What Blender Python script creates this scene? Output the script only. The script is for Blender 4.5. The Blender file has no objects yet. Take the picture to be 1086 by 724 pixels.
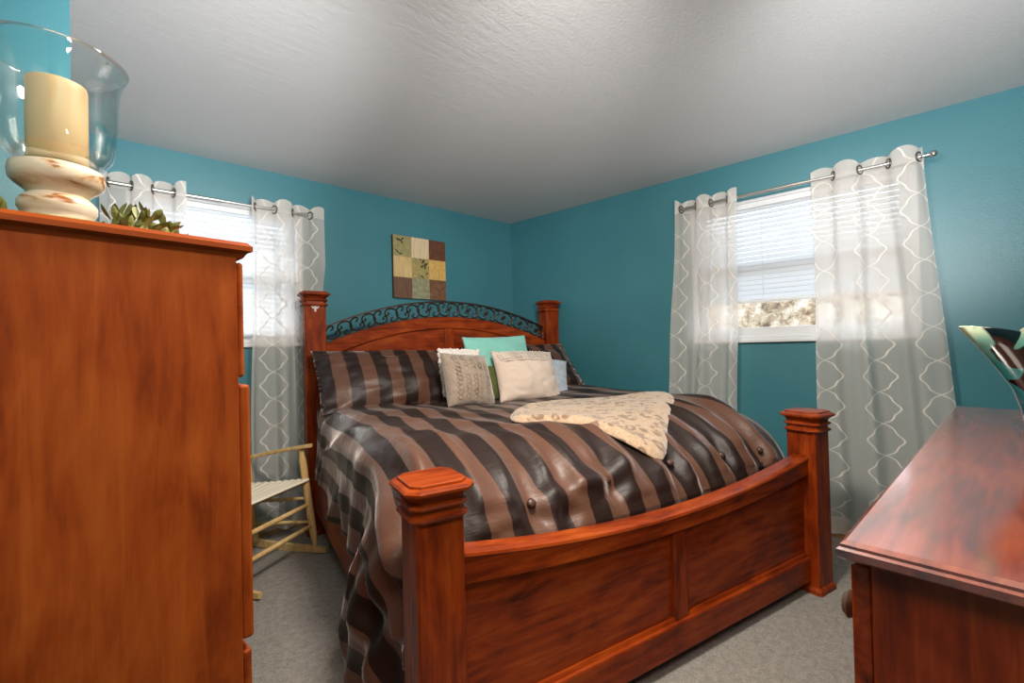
import bpy, bmesh, math, random
from mathutils import Vector, Matrix, noise
PI = math.pi
rad = math.radians
sc = bpy.context.scene
col = sc.collection

# ------------------------------------------------------------------ camera
cam_data = bpy.data.cameras.new('camera')
cam_data.sensor_width = 36.0
cam_data.lens = 36.0 * 482.7 / 1086.0
cam_data.clip_start = 0.02
cam = bpy.data.objects.new('camera', cam_data)
col.objects.link(cam)
_yaw, _pitch, _roll = rad(45.0), rad(0.706), rad(-1.41)
_f = Vector((math.sin(_yaw) * math.cos(_pitch), math.cos(_yaw) * math.cos(_pitch), math.sin(_pitch)))
_r = Vector((math.cos(_yaw), -math.sin(_yaw), 0))
_u = _r.cross(_f)
_r2 = _r * math.cos(_roll) + _u * math.sin(_roll)
_u2 = -_r * math.sin(_roll) + _u * math.cos(_roll)
cm = Matrix((_r2, _u2, -_f)).transposed().to_4x4()
cm.translation = Vector((0, 0, 1.206))
cam.matrix_world = cm
sc.camera = cam

# ------------------------------------------------------------------ world, lights, exposure
sc.view_settings.view_transform = 'Standard'
sc.view_settings.look = 'None'
sc.view_settings.exposure = 0.0
sc.view_settings.gamma = 1.0
sc.view_settings.use_curve_mapping = False
sc.cycles.use_denoising = True
sc.cycles.transparent_max_bounces = 32
sc.cycles.max_bounces = 12
sc.cycles.diffuse_bounces = 5
sc.cycles.sample_clamp_indirect = 6.0

w = bpy.data.worlds.new('daylight')
w.use_nodes = True
sc.world = w
bgn = w.node_tree.nodes['Background']
bgn.inputs['Color'].default_value = (0.74, 0.87, 1.0, 1)
bgn.inputs['Strength'].default_value = 7.0


def area_light(name, loc, target, size, energy, color=(1, 1, 1), size_y=None):
    d = bpy.data.lights.new(name, 'AREA')
    d.energy = energy
    d.color = color
    d.size = size
    if size_y:
        d.shape = 'RECTANGLE'
        d.size_y = size_y
    o = bpy.data.objects.new(name, d)
    col.objects.link(o)
    o.location = loc
    o.rotation_euler = (Vector(target) - Vector(loc)).to_track_quat('-Z', 'Y').to_euler()
    return o


area_light('overhead_fill_light', (0.95, 0.72, 2.40), (1.35, 1.25, 0.0), 0.4, 68, (1.0, 0.92, 0.82))  # added fill for the whole room, out of frame, no fixture behind it
area_light('doorway_light', (0.12, -0.12, 2.40), (0.75, 0.75, 0.3), 0.9, 40, (1.0, 0.88, 0.74))


def spot(name, loc, target, energy, cone, color=(1, 1, 1)):
    d = bpy.data.lights.new(name, 'SPOT')
    d.energy = energy
    d.color = color
    d.spot_size = rad(cone)
    d.spot_blend = 1.0
    d.shadow_soft_size = 0.18
    o = bpy.data.objects.new(name, d)
    col.objects.link(o)
    o.location = loc
    o.rotation_euler = (Vector(target) - Vector(loc)).to_track_quat('-Z', 'Y').to_euler()
    return o


# spots added beside the camera to brighten the ceiling like a bounced flash
spot('ceiling_fill_spot', (0.50, -0.15, 1.45), (0.42, 2.55, 2.44), 400, 40)
spot('ceiling_fill_spot', (0.50, -0.15, 1.45), (2.95, 0.2, 2.44), 280, 56)
spot('ceiling_fill_spot', (0.50, -0.15, 1.45), (2.3, 2.4, 2.44), 190, 58)
sun = bpy.data.lights.new('sun', 'SUN')
sun.energy = 5.0
sun.angle = rad(1.0)
sun.color = (1.0, 0.95, 0.88)
so = bpy.data.objects.new('sun', sun)
col.objects.link(so)
so.rotation_euler = Vector((0.25, -1.0, -0.62)).to_track_quat('-Z', 'Y').to_euler()

# ------------------------------------------------------------------ room frames (fitted from the photograph)
C = Vector((3.224, 3.2035, 0))
A1, A2 = rad(-3.174), rad(2.966)
D1 = Vector((math.cos(A1), math.sin(A1), 0))
N1 = Vector((math.sin(A1), -math.cos(A1), 0))
D2 = Vector((-math.sin(A2), math.cos(A2), 0))
N2 = Vector((-math.cos(A2), -math.sin(A2), 0))
CEIL = 2.44
# wall frame: local x to the right along the wall as seen from inside, local y outwards, z up
F1 = Matrix.Translation(C) @ Matrix.Rotation(A1, 4, 'Z')
F2 = Matrix.Translation(C) @ Matrix.Rotation(-PI / 2 + A2, 4, 'Z')
BED_YAW = rad(-13.955)
BED = Matrix.Translation((1.662, 0.804, 0)) @ Matrix.Rotation(BED_YAW, 4, 'Z')


# ------------------------------------------------------------------ helpers
def tag(o, label=None, cat=None, group=None, kind=None):
    if label: o['label'] = label
    if cat: o['category'] = cat
    if group: o['group'] = group
    if kind: o['kind'] = kind
    return o


def empty(name, mat, label, cat, group=None):
    o = bpy.data.objects.new(name, None)
    o.empty_display_size = 0.1
    col.objects.link(o)
    o.matrix_world = mat
    tag(o, label, cat, group)
    return o


def link(name, bm, mats, parent=None, mat=None, smooth=False, angle=None, recalc=True):
    if recalc:
        bmesh.ops.recalc_face_normals(bm, faces=bm.faces[:])
    me = bpy.data.meshes.new(name)
    bm.to_mesh(me)
    bm.free()
    for m in (mats if isinstance(mats, (list, tuple)) else [mats]):
        me.materials.append(m)
    if smooth:
        for p in me.polygons: p.use_smooth = True
        if angle:
            me.set_sharp_from_angle(angle=rad(angle))
    o = bpy.data.objects.new(name, me)
    col.objects.link(o)
    if parent is not None:
        o.parent = parent
    if mat is not None:
        if parent is None: o.matrix_world = mat
        else: o.matrix_local = mat
    return o


def BM(): return bmesh.new()


def box(bm, x0, x1, y0, y1, z0, z1, bev=0.0, seg=2, mi=0):
    t = bmesh.new()
    vs = [t.verts.new((x, y, z)) for x in (x0, x1) for y in (y0, y1) for z in (z0, z1)]
    for f in ((0, 1, 3, 2), (4, 6, 7, 5), (0, 4, 5, 1), (2, 3, 7, 6), (0, 2, 6, 4), (1, 5, 7, 3)):
        t.faces.new([vs[i] for i in f])
    if bev:
        bmesh.ops.bevel(t, geom=t.edges[:], offset=bev, segments=seg, profile=0.5, affect='EDGES')
    merge(bm, t, mi)


def merge(bm, t, mi=0, mat=None):
    if mat is not None:
        bmesh.ops.transform(t, matrix=mat, verts=t.verts[:])
    mp = {}
    uv_t = t.loops.layers.uv.active
    uv_b = None
    if uv_t:
        uv_b = bm.loops.layers.uv.verify()
    for v in t.verts: mp[v] = bm.verts.new(v.co)
    for f in t.faces:
        try:
            nf = bm.faces.new([mp[v] for v in f.verts])
        except ValueError:
            continue
        nf.material_index = mi or f.material_index
        nf.smooth = f.smooth
        if uv_t:
            for a, b in zip(f.loops, nf.loops): b[uv_b].uv = a[uv_t].uv
    t.free()


def rings(bm, rr, cap0=True, cap1=True, closed=False):
    """loft a list of rings (lists of points) into a tube"""
    vv = [[bm.verts.new(p) for p in r] for r in rr]
    n = len(vv[0])
    m = len(vv)
    for i in range(m if closed else m - 1):
        a, b = vv[i], vv[(i + 1) % m]
        for k in range(n):
            bm.faces.new((a[k], a[(k + 1) % n], b[(k + 1) % n], b[k]))
    if not closed:
        if cap0: bm.faces.new(vv[0][::-1])
        if cap1: bm.faces.new(vv[-1])
    return vv


def tube(bm, pts, r, n=8, closed=False):
    pts = [Vector(p) for p in pts]
    m = len(pts)
    rs = r if isinstance(r, (list, tuple)) else [r] * m
    rr = []
    up = None
    for i, p in enumerate(pts):
        if closed: t = pts[(i + 1) % m] - pts[i - 1]
        else: t = pts[min(i + 1, m - 1)] - pts[max(i - 1, 0)]
        t.normalize()
        if up is None:
            up = Vector((0, 0, 1)) if abs(t.z) < 0.9 else Vector((1, 0, 0))
        s = t.cross(up)
        s.normalize()
        up = s.cross(t)
        rr.append([p + (s * math.cos(a) + up * math.sin(a)) * rs[i] for a in [2 * PI * k / n for k in range(n)]])
    rings(bm, rr, closed=closed)


def lathe(bm, prof, n=32, center=(0, 0), cap0=True, cap1=True, mod=None):
    rr = []
    for r, z in prof:
        ring = []
        for k in range(n):
            a = 2 * PI * k / n
            q = r if mod is None else mod(r, z, a)
            ring.append((center[0] + q * math.cos(a), center[1] + q * math.sin(a), z))
        rr.append(ring)
    return rings(bm, rr, cap0, cap1)


def chamf(hx, hy, z, c):
    return [(hx - c, -hy, z), (hx, -hy + c, z), (hx, hy - c, z), (hx - c, hy, z), (-hx + c, hy, z), (-hx, hy - c, z), (-hx, -hy + c, z), (-hx + c, -hy, z)]


def sweep_profile(bm, prof, xs, zf, xdir=None):
    """profile (y,z) polygon swept along x with z offset zf(x)"""
    rings(bm, [[(x, y, z + zf(x)) for y, z in prof] for x in xs])


def catmull(pts, sub=6, closed=False):
    out = []
    n = len(pts)
    for i in range(n if closed else n - 1):
        if closed:
            P = [Vector(pts[(i + k - 1) % n]) for k in range(4)]
        else:
            P = [Vector(pts[max(0, min(n - 1, i + k - 1))]) for k in range(4)]
        for s in range(sub):
            t = s / sub
            out.append(0.5 * (2 * P[1] + (P[2] - P[0]) * t + (2 * P[0] - 5 * P[1] + 4 * P[2] - P[3]) * t * t + (3 * P[1] - P[0] - 3 * P[2] + P[3]) * t ** 3))
    if not closed: out.append(Vector(pts[-1]))
    return out


def ss(a, b, x):
    t = max(0.0, min(1.0, (x - a) / (b - a)))
    return t * t * (3 - 2 * t)


def lerp(a, b, t): return a + (b - a) * t


def srgb(r, g, b):
    def c(v):
        v /= 255.0
        return v / 12.92 if v <= 0.04045 else ((v + 0.055) / 1.055) ** 2.4
    return (c(r), c(g), c(b), 1.0)


# ------------------------------------------------------------------ materials
class NT:
    def __init__(self, name):
        self.m = bpy.data.materials.new(name)
        self.m.use_nodes = True
        self.t = self.m.node_tree
        self.t.nodes.clear()
        self.out = self.n('ShaderNodeOutputMaterial')

    def n(self, typ, ins=None, **kw):
        nd = self.t.nodes.new(typ)
        for k, v in kw.items(): setattr(nd, k, v)
        for k, v in (ins or {}).items(): self.set(nd, k, v)
        return nd

    def set(self, nd, k, v):
        if hasattr(v, 'links') and hasattr(v, 'is_output'): self.t.links.new(v, nd.inputs[k])
        else: nd.inputs[k].default_value = v

    def math(self, op, a, b=0.0, c=0.0):
        nd = self.n('ShaderNodeMath', operation=op)
        for i, v in enumerate((a, b, c)):
            if v is not None: self.set(nd, i, v)
        return nd.outputs[0]

    def mix(self, f, a, b, blend='MIX'):
        nd = self.n('ShaderNodeMix', data_type='RGBA', blend_type=blend)
        self.set(nd, 0, f); self.set(nd, 6, a); self.set(nd, 7, b)
        return nd.outputs[2]

    def ramp(self, fac, stops, interp='LINEAR'):
        nd = self.n('ShaderNodeValToRGB')
        nd.color_ramp.interpolation = interp
        e = nd.color_ramp.elements
        while len(e) < len(stops): e.new(0.5)
        for i, (p, c) in enumerate(stops):
            e[i].position = p
            e[i].color = c if not isinstance(c, (int, float)) else (c, c, c, 1)
        self.set(nd, 0, fac)
        return nd.outputs[0]

    def obj(self, scale=(1, 1, 1), rot=(0, 0, 0), which='Object'):
        tc = self.n('ShaderNodeTexCoord')
        mp = self.n('ShaderNodeMapping')
        self.t.links.new(tc.outputs[which], mp.inputs[0])
        mp.inputs['Scale'].default_value = scale
        mp.inputs['Rotation'].default_value = rot
        return mp.outputs[0]

    def noise(self, vec, scale, detail=3.0, rough=0.55, dist=0.0):
        return self.n('ShaderNodeTexNoise', {'Vector': vec, 'Scale': scale, 'Detail': detail, 'Roughness': rough, 'Distortion': dist}).outputs[0]

    def bump(self, h, strength, dist=0.01):
        return self.n('ShaderNodeBump', {'Height': h, 'Strength': strength, 'Distance': dist}).outputs[0]

    def bsdf(self, **kw):
        nd = self.n('ShaderNodeBsdfPrincipled')
        for k, v in kw.items():
            self.set(nd, k.replace('_', ' '), v)
        return nd

    def done(self, sh):
        self.t.links.new(sh.outputs[0] if hasattr(sh, 'outputs') else sh, self.out.inputs[0])
        return self.m


def plain(name, c, rough=0.5, metal=0.0, **kw):
    t = NT(name)
    return t.done(t.bsdf(Base_Color=c, Roughness=rough, Metallic=metal, **kw))


def wood(name, dark, mid, light, axis='z', rough=0.5, coat=0.25, fig=1.0, coat_rough=0.1, ior=1.45, spec=0.12):
    """cherry veneer, grain along the given object axis"""
    t = NT(name)
    s = {'x': (0.9, 9, 9), 'y': (9, 0.9, 9), 'z': (9, 9, 0.9)}[axis]
    v = t.obj(s)
    g = t.noise(v, 4.0, 8, 0.6, 0.6)
    fine = t.noise(t.obj(tuple(q * 4 for q in s)), 7.0, 4, 0.6, 0.2)
    blot = t.noise(t.obj(tuple(1.0 if q < 5 else 2.2 for q in s)), 3.2, 3, 0.55, 1.2)
    f = t.math('ADD', t.math('MULTIPLY', g, 0.6), t.math('MULTIPLY', blot, 0.55 * fig))
    f = t.math('ADD', f, t.math('MULTIPLY', fine, 0.12))
    c = t.ramp(f, [(0.46, dark), (0.64, mid), (0.84, light)])
    b = t.bsdf(Base_Color=c, Roughness=t.ramp(blot, [(0.3, rough - 0.04), (0.7, rough + 0.06)]), Coat_Weight=coat, Coat_Roughness=coat_rough, Coat_IOR=ior, Specular_IOR_Level=spec)
    t.set(b, 'Normal', t.bump(fine, 0.05, 0.002))
    return t.done(b)


bed_cols = (srgb(76, 21, 4), srgb(134, 49, 9), srgb(164, 74, 20))
M = {}
for a in 'xyz':
    M['bed_' + a] = wood('cherry_bed_' + a, *bed_cols, axis=a)
ch_cols = (srgb(92, 30, 6), srgb(137, 57, 13), srgb(160, 76, 24))
for a in 'xyz':
    M['chest_' + a] = wood('cherry_chest_' + a, *ch_cols, axis=a, rough=0.55, coat=0.06, fig=1.15, coat_rough=0.3)
dr_cols = (srgb(80, 24, 8), srgb(130, 46, 16), srgb(160, 70, 30))
for a in 'xyz':
    M['dresser_' + a] = wood('cherry_dresser_' + a, *dr_cols, axis=a, rough=0.45, coat=0.5, coat_rough=0.15)
M['dresser_top'] = wood('cherry_dresser_lacquered_top', *dr_cols, axis='x', rough=0.35, coat=1.0, coat_rough=0.13, ior=2.6, spec=0.5)
M['rocker'] = wood('pale_rocker_wood', srgb(198, 158, 102), srgb(220, 188, 132), srgb(234, 208, 160), axis='z', rough=0.45, coat=0.1, fig=0.7)
M['rocker_seat'] = plain('cream_seat_slats', srgb(238, 228, 206), 0.55)
M['iron'] = plain('dark_bronze_iron', srgb(62, 46, 38), 0.42, 0.65)
M['bronze'] = plain('bronze_knob', srgb(120, 106, 90), 0.42, 0.7)
M['nickel'] = plain('brushed_nickel', srgb(200, 198, 192), 0.28, 0.95)
M['grommet'] = plain('pewter_grommet', srgb(120, 112, 102), 0.3, 0.9)
M['white_paint'] = plain('white_window_vinyl', srgb(232, 232, 234), 0.4)
M['oak'] = wood('oak_baseboard', srgb(150, 112, 70), srgb(190, 152, 104), srgb(208, 172, 126), axis='x', rough=0.45)
M['white_sticker'] = plain('white_sticker', srgb(226, 214, 206), 0.5)
M['wax'] = None

# teal wall paint
t = NT('teal_wall_paint')
v = t.obj()
b = t.bsdf(Base_Color=t.ramp(t.noise(v, 1.6, 4), [(0.3, srgb(60, 121, 133)), (0.7, srgb(67, 129, 140))]), Roughness=0.36, Specular_IOR_Level=0.65)
hb = t.math('ADD', t.noise(v, 130, 2), t.math('MULTIPLY', t.noise(v, 30, 2), 0.6))
t.set(b, 'Normal', t.bump(hb, 0.16, 0.004))
M['teal'] = t.done(b)
# ceiling
t = NT('ceiling_paint')
v = t.obj()
b = t.bsdf(Base_Color=srgb(206, 205, 205), Roughness=0.65)
hb = t.math('ADD', t.noise(v, 70, 4, 0.6), t.math('MULTIPLY', t.noise(t.obj((1, 6, 1), (0, 0, 0.4)), 5, 4), 1.2))
t.set(b, 'Normal', t.bump(hb, 0.2, 0.006))
M['ceiling'] = t.done(b)
# carpet
t = NT('grey_carpet')
v = t.obj()
nz = t.noise(v, 120, 4, 0.75)
n2 = t.noise(v, 34, 4, 0.65, 0.6)
cc = t.ramp(t.math('ADD', t.math('MULTIPLY', nz, 0.6), t.math('MULTIPLY', n2, 0.4)), [(0.36, srgb(122, 114, 104)), (0.52, srgb(162, 153, 142)), (0.66, srgb(190, 181, 170))])
b = t.bsdf(Base_Color=cc, Roughness=0.95, Sheen_Weight=0.2)
t.set(b, 'Normal', t.bump(t.math('ADD', nz, n2), 0.9, 0.02))
M['carpet'] = t.done(b)
# window glass
t = NT('window_glass')
tr = t.n('ShaderNodeBsdfTransparent', {'Color': (0.97, 0.98, 0.98, 1)})
gl = t.n('ShaderNodeBsdfGlossy', {'Color': (1, 1, 1, 1), 'Roughness': 0.02})
mx = t.n('ShaderNodeMixShader', {0: 0.06})
t.t.links.new(tr.outputs[0], mx.inputs[1]); t.t.links.new(gl.outputs[0], mx.inputs[2])
M['pane'] = t.done(mx)
# blind slats: translucent white
t = NT('white_blind_slat')
df = t.n('ShaderNodeBsdfDiffuse', {'Color': (0.70, 0.70, 0.71, 1)})
tl = t.n('ShaderNodeBsdfTranslucent', {'Color': (0.86, 0.87, 0.88, 1)})
mx = t.n('ShaderNodeMixShader', {0: 0.5})
t.t.links.new(df.outputs[0], mx.inputs[1]); t.t.links.new(tl.outputs[0], mx.inputs[2])
M['slat'] = t.done(mx)
# sheer curtain with embroidered trellis (uv in metres)
t = NT('sheer_trellis_voile')
uv = t.n('ShaderNodeTexCoord').outputs['UV']
sp = t.n('ShaderNodeSeparateXYZ', {0: uv})
u_, v_ = sp.outputs[0], sp.outputs[1]
PW, PH = 0.235, 0.36
ph = t.math('MULTIPLY', v_, 2 * PI / PH)
s1 = t.math('SINE', ph)
s3 = t.math('SINE', t.math('MULTIPLY', ph, 3.0))
s5 = t.math('SINE', t.math('MULTIPLY', ph, 5.0))
wv = t.math('ADD', s1, t.math('ADD', t.math('MULTIPLY', s3, 0.02), t.math('MULTIPLY', s5, 0.10)))
wv = t.math('MULTIPLY', wv, 0.069)


def wrapdist(x):
    q = t.math('FRACT', t.math('ADD', t.math('DIVIDE', x, PW), 100.0))
    return t.math('MULTIPLY', t.math('ABSOLUTE', t.math('SUBTRACT', q, 0.5)), PW)


d1 = wrapdist(t.math('ADD', u_, wv))
d2 = wrapdist(t.math('SUBTRACT', u_, wv))
d = t.math('MINIMUM', d1, d2)
linem = t.math('LESS_THAN', d, 0.0038)
hem = t.math('GREATER_THAN', v_, 2.148)
hem2 = t.math('LESS_THAN', v_, 0.14)
op = t.math('ADD', 0.65, t.math('MULTIPLY', linem, 0.32))
op = t.math('ADD', op, t.math('MULTIPLY', t.math('MAXIMUM', hem, hem2), 0.24))
op = t.math('MINIMUM', op, 0.97)
cc = t.mix(linem, (0.90, 0.835, 0.775, 1), (0.88, 0.82, 0.75, 1))
df = t.n('ShaderNodeBsdfDiffuse', {'Color': cc})
tl = t.n('ShaderNodeBsdfTranslucent', {'Color': cc})
m1 = t.n('ShaderNodeMixShader', {0: t.math('SUBTRACT', 0.42, t.math('MULTIPLY', linem, 0.40))})
t.t.links.new(df.outputs[0], m1.inputs[1]); t.t.links.new(tl.outputs[0], m1.inputs[2])
tr = t.n('ShaderNodeBsdfTransparent')
m2 = t.n('ShaderNodeMixShader', {0: op})
t.t.links.new(tr.outputs[0], m2.inputs[1]); t.t.links.new(m1.outputs[0], m2.inputs[2])
M['sheer'] = t.done(m2)


# striped satin (uv u in metres across the stripes)
def satin(name, period=0.168):
    t = NT(name)
    uv = t.n('ShaderNodeTexCoord').outputs['UV']
    sp = t.n('ShaderNodeSeparateXYZ', {0: uv})
    q = t.math('FRACT', t.math('ADD', t.math('DIVIDE', sp.outputs[0], period), 50.0))
    st = t.math('GREATER_THAN', q, 0.5)
    rib = t.math('SINE', t.math('MULTIPLY', sp.outputs[1], 1400.0))
    wr = t.noise(t.obj(), 22, 4, 0.6, 0.6)
    wr2 = t.noise(t.obj((1, 1, 1)), 7, 4, 0.55, 1.0)
    cl = t.mix(st, srgb(36, 20, 14), srgb(95, 63, 48))
    b = t.bsdf(Base_Color=cl, Roughness=t.math('ADD', 0.50, t.math('MULTIPLY', st, -0.06)), Sheen_Weight=t.math('ADD', 0.15, t.math('MULTIPLY', st, 0.55)), Sheen_Roughness=0.32,
               Specular_IOR_Level=0.42)
    t.set(b, 'Sheen Tint', (0.8, 0.72, 0.7, 1))
    pk = t.noise(t.obj((7, 42, 1), which='UV'), 1.0, 3, 0.6, 0.8)
    t.set(b, 'Normal', t.bump(t.math('ADD', t.math('ADD', t.math('MULTIPLY', wr, 0.25), wr2), t.math('MULTIPLY', pk, 0.22)), 0.2, 0.03))
    return t.done(b)


M['satin'] = satin('brown_striped_satin')
M['satin_button'] = plain('brown_satin_button', srgb(74, 48, 38), 0.4)


def fabric(name, c1, c2, scale=60, bump=0.4, rough=0.85, sheen=0.3, wrinkle=0.4):
    t = NT(name)
    v = t.obj()
    nz = t.noise(v, scale, 4, 0.6)
    wr = t.noise(v, 9, 4, 0.6, 1.0)
    b = t.bsdf(Base_Color=t.ramp(nz, [(0.35, c1), (0.65, c2)]), Roughness=rough, Sheen_Weight=sheen)
    t.set(b, 'Normal', t.bump(t.math('ADD', t.math('MULTIPLY', nz, bump), t.math('MULTIPLY', wr, wrinkle * 3)), 0.6, 0.012))
    return t.done(b)


M['taupe'] = fabric('taupe_velvet', srgb(152, 132, 114), srgb(168, 148, 130), 60, 0.4, 0.7, 0.6)
M['taupe_welt'] = fabric('taupe_welt', srgb(138, 119, 102), srgb(152, 133, 115), 60, 0.4, 0.7, 0.4)
M['cream'] = fabric('cream_linen', srgb(212, 190, 172), srgb(220, 200, 184), 200, 0.2)
M['seafoam'] = fabric('seafoam_cotton', srgb(122, 186, 172), srgb(134, 198, 185), 120, 0.2)
M['paleblue'] = fabric('pale_blue_grey_cotton', srgb(170, 178, 190), srgb(184, 192, 204), 120, 0.2)
M['green'] = fabric('olive_green_cotton', srgb(70, 78, 30), srgb(88, 96, 42), 120, 0.2)
M['white_fluff'] = fabric('white_fluffy_fabric', srgb(228, 216, 206), srgb(240, 230, 222), 50, 1.0)
M['ruffle'] = fabric('cream_ruffle', srgb(196, 180, 166), srgb(224, 212, 200), 90, 0.8)
M['beige_trim'] = fabric('beige_side_trim', srgb(196, 182, 166), srgb(210, 198, 182), 90, 0.3)

# leopard throw
t = NT('leopard_plush')
v = t.obj((1, 1, 0.2))
nz = t.noise(v, 90, 4, 0.7)
vm = t.n('ShaderNodeVectorMath', operation='ADD')
t.t.links.new(v, vm.inputs[0])
sc_ = t.n('ShaderNodeVectorMath', operation='SCALE')
t.t.links.new(t.n('ShaderNodeTexNoise', {'Vector': v, 'Scale': 14.0}).outputs[1], sc_.inputs[0])
sc_.inputs['Scale'].default_value = 0.05
t.t.links.new(sc_.outputs[0], vm.inputs[1])
vo = t.n('ShaderNodeTexVoronoi', {'Vector': vm.outputs[0], 'Scale': 18.0, 'Randomness': 0.75})
ds = vo.outputs['Distance']
ring = t.ramp(ds, [(0.14, 0.25), (0.26, 1.0), (0.42, 1.0), (0.52, 0.0)])
brk = t.ramp(t.noise(v, 24, 2), [(0.40, 0.0), (0.52, 1.0)])
rm = t.math('MULTIPLY', ring, brk)
base = t.ramp(nz, [(0.3, srgb(172, 138, 106)), (0.7, srgb(204, 178, 150))])
cl = t.mix(t.math('MULTIPLY', rm, 0.75), base, srgb(104, 72, 50))
b = t.bsdf(Base_Color=cl, Roughness=0.9, Sheen_Weight=0.5)
t.set(b, 'Normal', t.bump(nz, 0.6, 0.008))
M['leopard'] = t.done(b)
# candle wax, ceramic, glass
t = NT('ivory_wax')
b = t.bsdf(Base_Color=srgb(238, 200, 148), Roughness=0.5, Subsurface_Weight=0.25, Subsurface_Scale=0.02)
t.set(b, 'Subsurface Radius', (1.0, 0.6, 0.3))
M['wax'] = t.done(b)
t = NT('glazed_ceramic')
nz = t.noise(t.obj((1, 1, 3)), 14, 3, 0.5, 0.8)
b = t.bsdf(Base_Color=t.ramp(nz, [(0.38, srgb(150, 92, 44)), (0.43, srgb(208, 178, 140)), (0.52, srgb(226, 208, 184))]), Roughness=0.3, Coat_Weight=0.3)
M['ceramic'] = t.done(b)
t = NT('clear_glass')
tr = t.n('ShaderNodeBsdfTransparent', {'Color': (0.96, 0.98, 0.975, 1)})
gl = t.n('ShaderNodeBsdfGlossy', {'Color': (1, 1, 1, 1), 'Roughness': 0.03})
fr = t.n('ShaderNodeLayerWeight', {'Blend': 0.32})
mx = t.n('ShaderNodeMixShader', {0: t.math('ADD', 0.05, t.math('MULTIPLY', fr.outputs['Fresnel'], 0.4))})
t.t.links.new(tr.outputs[0], mx.inputs[1]); t.t.links.new(gl.outputs[0], mx.inputs[2])
M['glass'] = t.done(mx)
t = NT('sedum_leaf')
nz = t.noise(t.obj(), 30, 2)
b = t.bsdf(Base_Color=t.ramp(nz, [(0.3, srgb(78, 86, 34)), (0.5, srgb(120, 124, 62)), (0.72, srgb(160, 158, 100))]), Roughness=0.5)
M['leaf'] = t.done(b)
# art glass vase
t = NT('teal_black_art_glass')
v = t.obj()
sx = t.n('ShaderNodeSeparateXYZ', {0: v})
ang_ = t.math('ARCTAN2', sx.outputs[1], sx.outputs[0])
dr = t.noise(t.obj((1, 1, 0.5)), 9, 2, 0.5, 1.0)
stq = t.math('SINE', t.math('ADD', t.math('MULTIPLY', ang_, 7.0), t.math('MULTIPLY', dr, 9.0)))
tl_ = t.ramp(t.math('MULTIPLY', sx.outputs[2], 3.3), [(0.0, srgb(8, 52, 74)), (0.40, srgb(14, 96, 108)), (0.72, srgb(40, 130, 128)), (0.92, srgb(120, 176, 156)), (1.0, srgb(196, 210, 176))])
cl = t.mix(t.ramp(stq, [(0.52, 0.0), (0.66, 1.0)]), tl_, srgb(12, 7, 7))
b = t.bsdf(Base_Color=cl, Roughness=0.06, Coat_Weight=1.0, Coat_Roughness=0.03)
M['vase'] = t.done(b)
M['vase_in'] = plain('cream_vase_lining', srgb(222, 214, 178), 0.15, Coat_Weight=0.6)
# outside stone
t = NT('stone_and_leaves')
nz = t.noise(t.obj(), 9, 8, 0.75, 0.5)
b = t.bsdf(Base_Color=t.ramp(nz, [(0.36, srgb(66, 46, 32)), (0.45, srgb(124, 98, 74)), (0.54, srgb(168, 144, 118)), (0.66, srgb(190, 182, 172))]), Roughness=0.9)
M['stone'] = t.done(b)
M['snow'] = plain('snowy_ground', srgb(190, 188, 186), 0.9)

# ------------------------------------------------------------------ the room shell
WT = 0.14
WIN1 = (-2.945, -1.99, 1.245, 2.175)     # local x0,x1,z0,z1 in headboard wall frame
WIN2 = (1.785, 3.035, 1.195, 2.168)      # in right wall frame


def wall_mesh(name, frame, x0, x1, win=None):
    bm = BM()
    if win:
        a, b_, c, d_ = win
        box(bm, x0, a, 0, WT, 0, CEIL)
        box(bm, b_, x1, 0, WT, 0, CEIL)
        box(bm, a, b_, 0, WT, 0, c)
        box(bm, a, b_, 0, WT, d_, CEIL)
    else:
        box(bm, x0, x1, 0, WT, 0, CEIL)
    return tag(link(name, bm, M['teal'], mat=frame), kind='structure')


wall_mesh('wall_headboard', F1, -3.75, 0.16, WIN1)
wall_mesh('wall_right', F2, 0.0, 4.2, WIN2)
bm = BM(); box(bm, -0.5, 4.1, -1.0, 4.2, -0.1, 0)
tag(link('floor', bm, M['carpet']), kind='structure')
bm = BM(); box(bm, -0.7, 4.2, -1.0, 4.2, CEIL, CEIL + 0.1)
tag(link('ceiling', bm, M['ceiling']), kind='structure')
# left side: chest alcove, then the wall return whose corner shows above the candle
bm = BM(); box(bm, -0.52, -0.38, -0.75, 2.05, 0, CEIL)
tag(link('wall_left', bm, M['teal']), kind='structure')
bm = BM()
vs = [(-0.38, 2.0), (0.0385, 2.0), (0.066, 3.5), (-0.38, 3.5)]
rings(bm, [[(x, y, 0) for x, y in vs], [(x, y, CEIL) for x, y in vs]])
tag(link('wall_closet', bm, M['teal']), kind='structure')
bm = BM(); box(bm, -0.5, 4.0, -0.75, -0.62, 0, CEIL)
tag(link('wall_near', bm, M['teal']), kind='structure')
# baseboards
bm = BM(); box(bm, 0.02, 4.0, -0.014, -0.0005, 0, 0.085, 0.004)
tag(link('baseboard_right', bm, M['oak'], mat=F2), kind='structure')
bm = BM(); box(bm, -3.15, -0.016, -0.014, -0.0005, 0, 0.085, 0.004)
tag(link('baseboard_headboard', bm, M['oak'], mat=F1), kind='structure')


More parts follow.
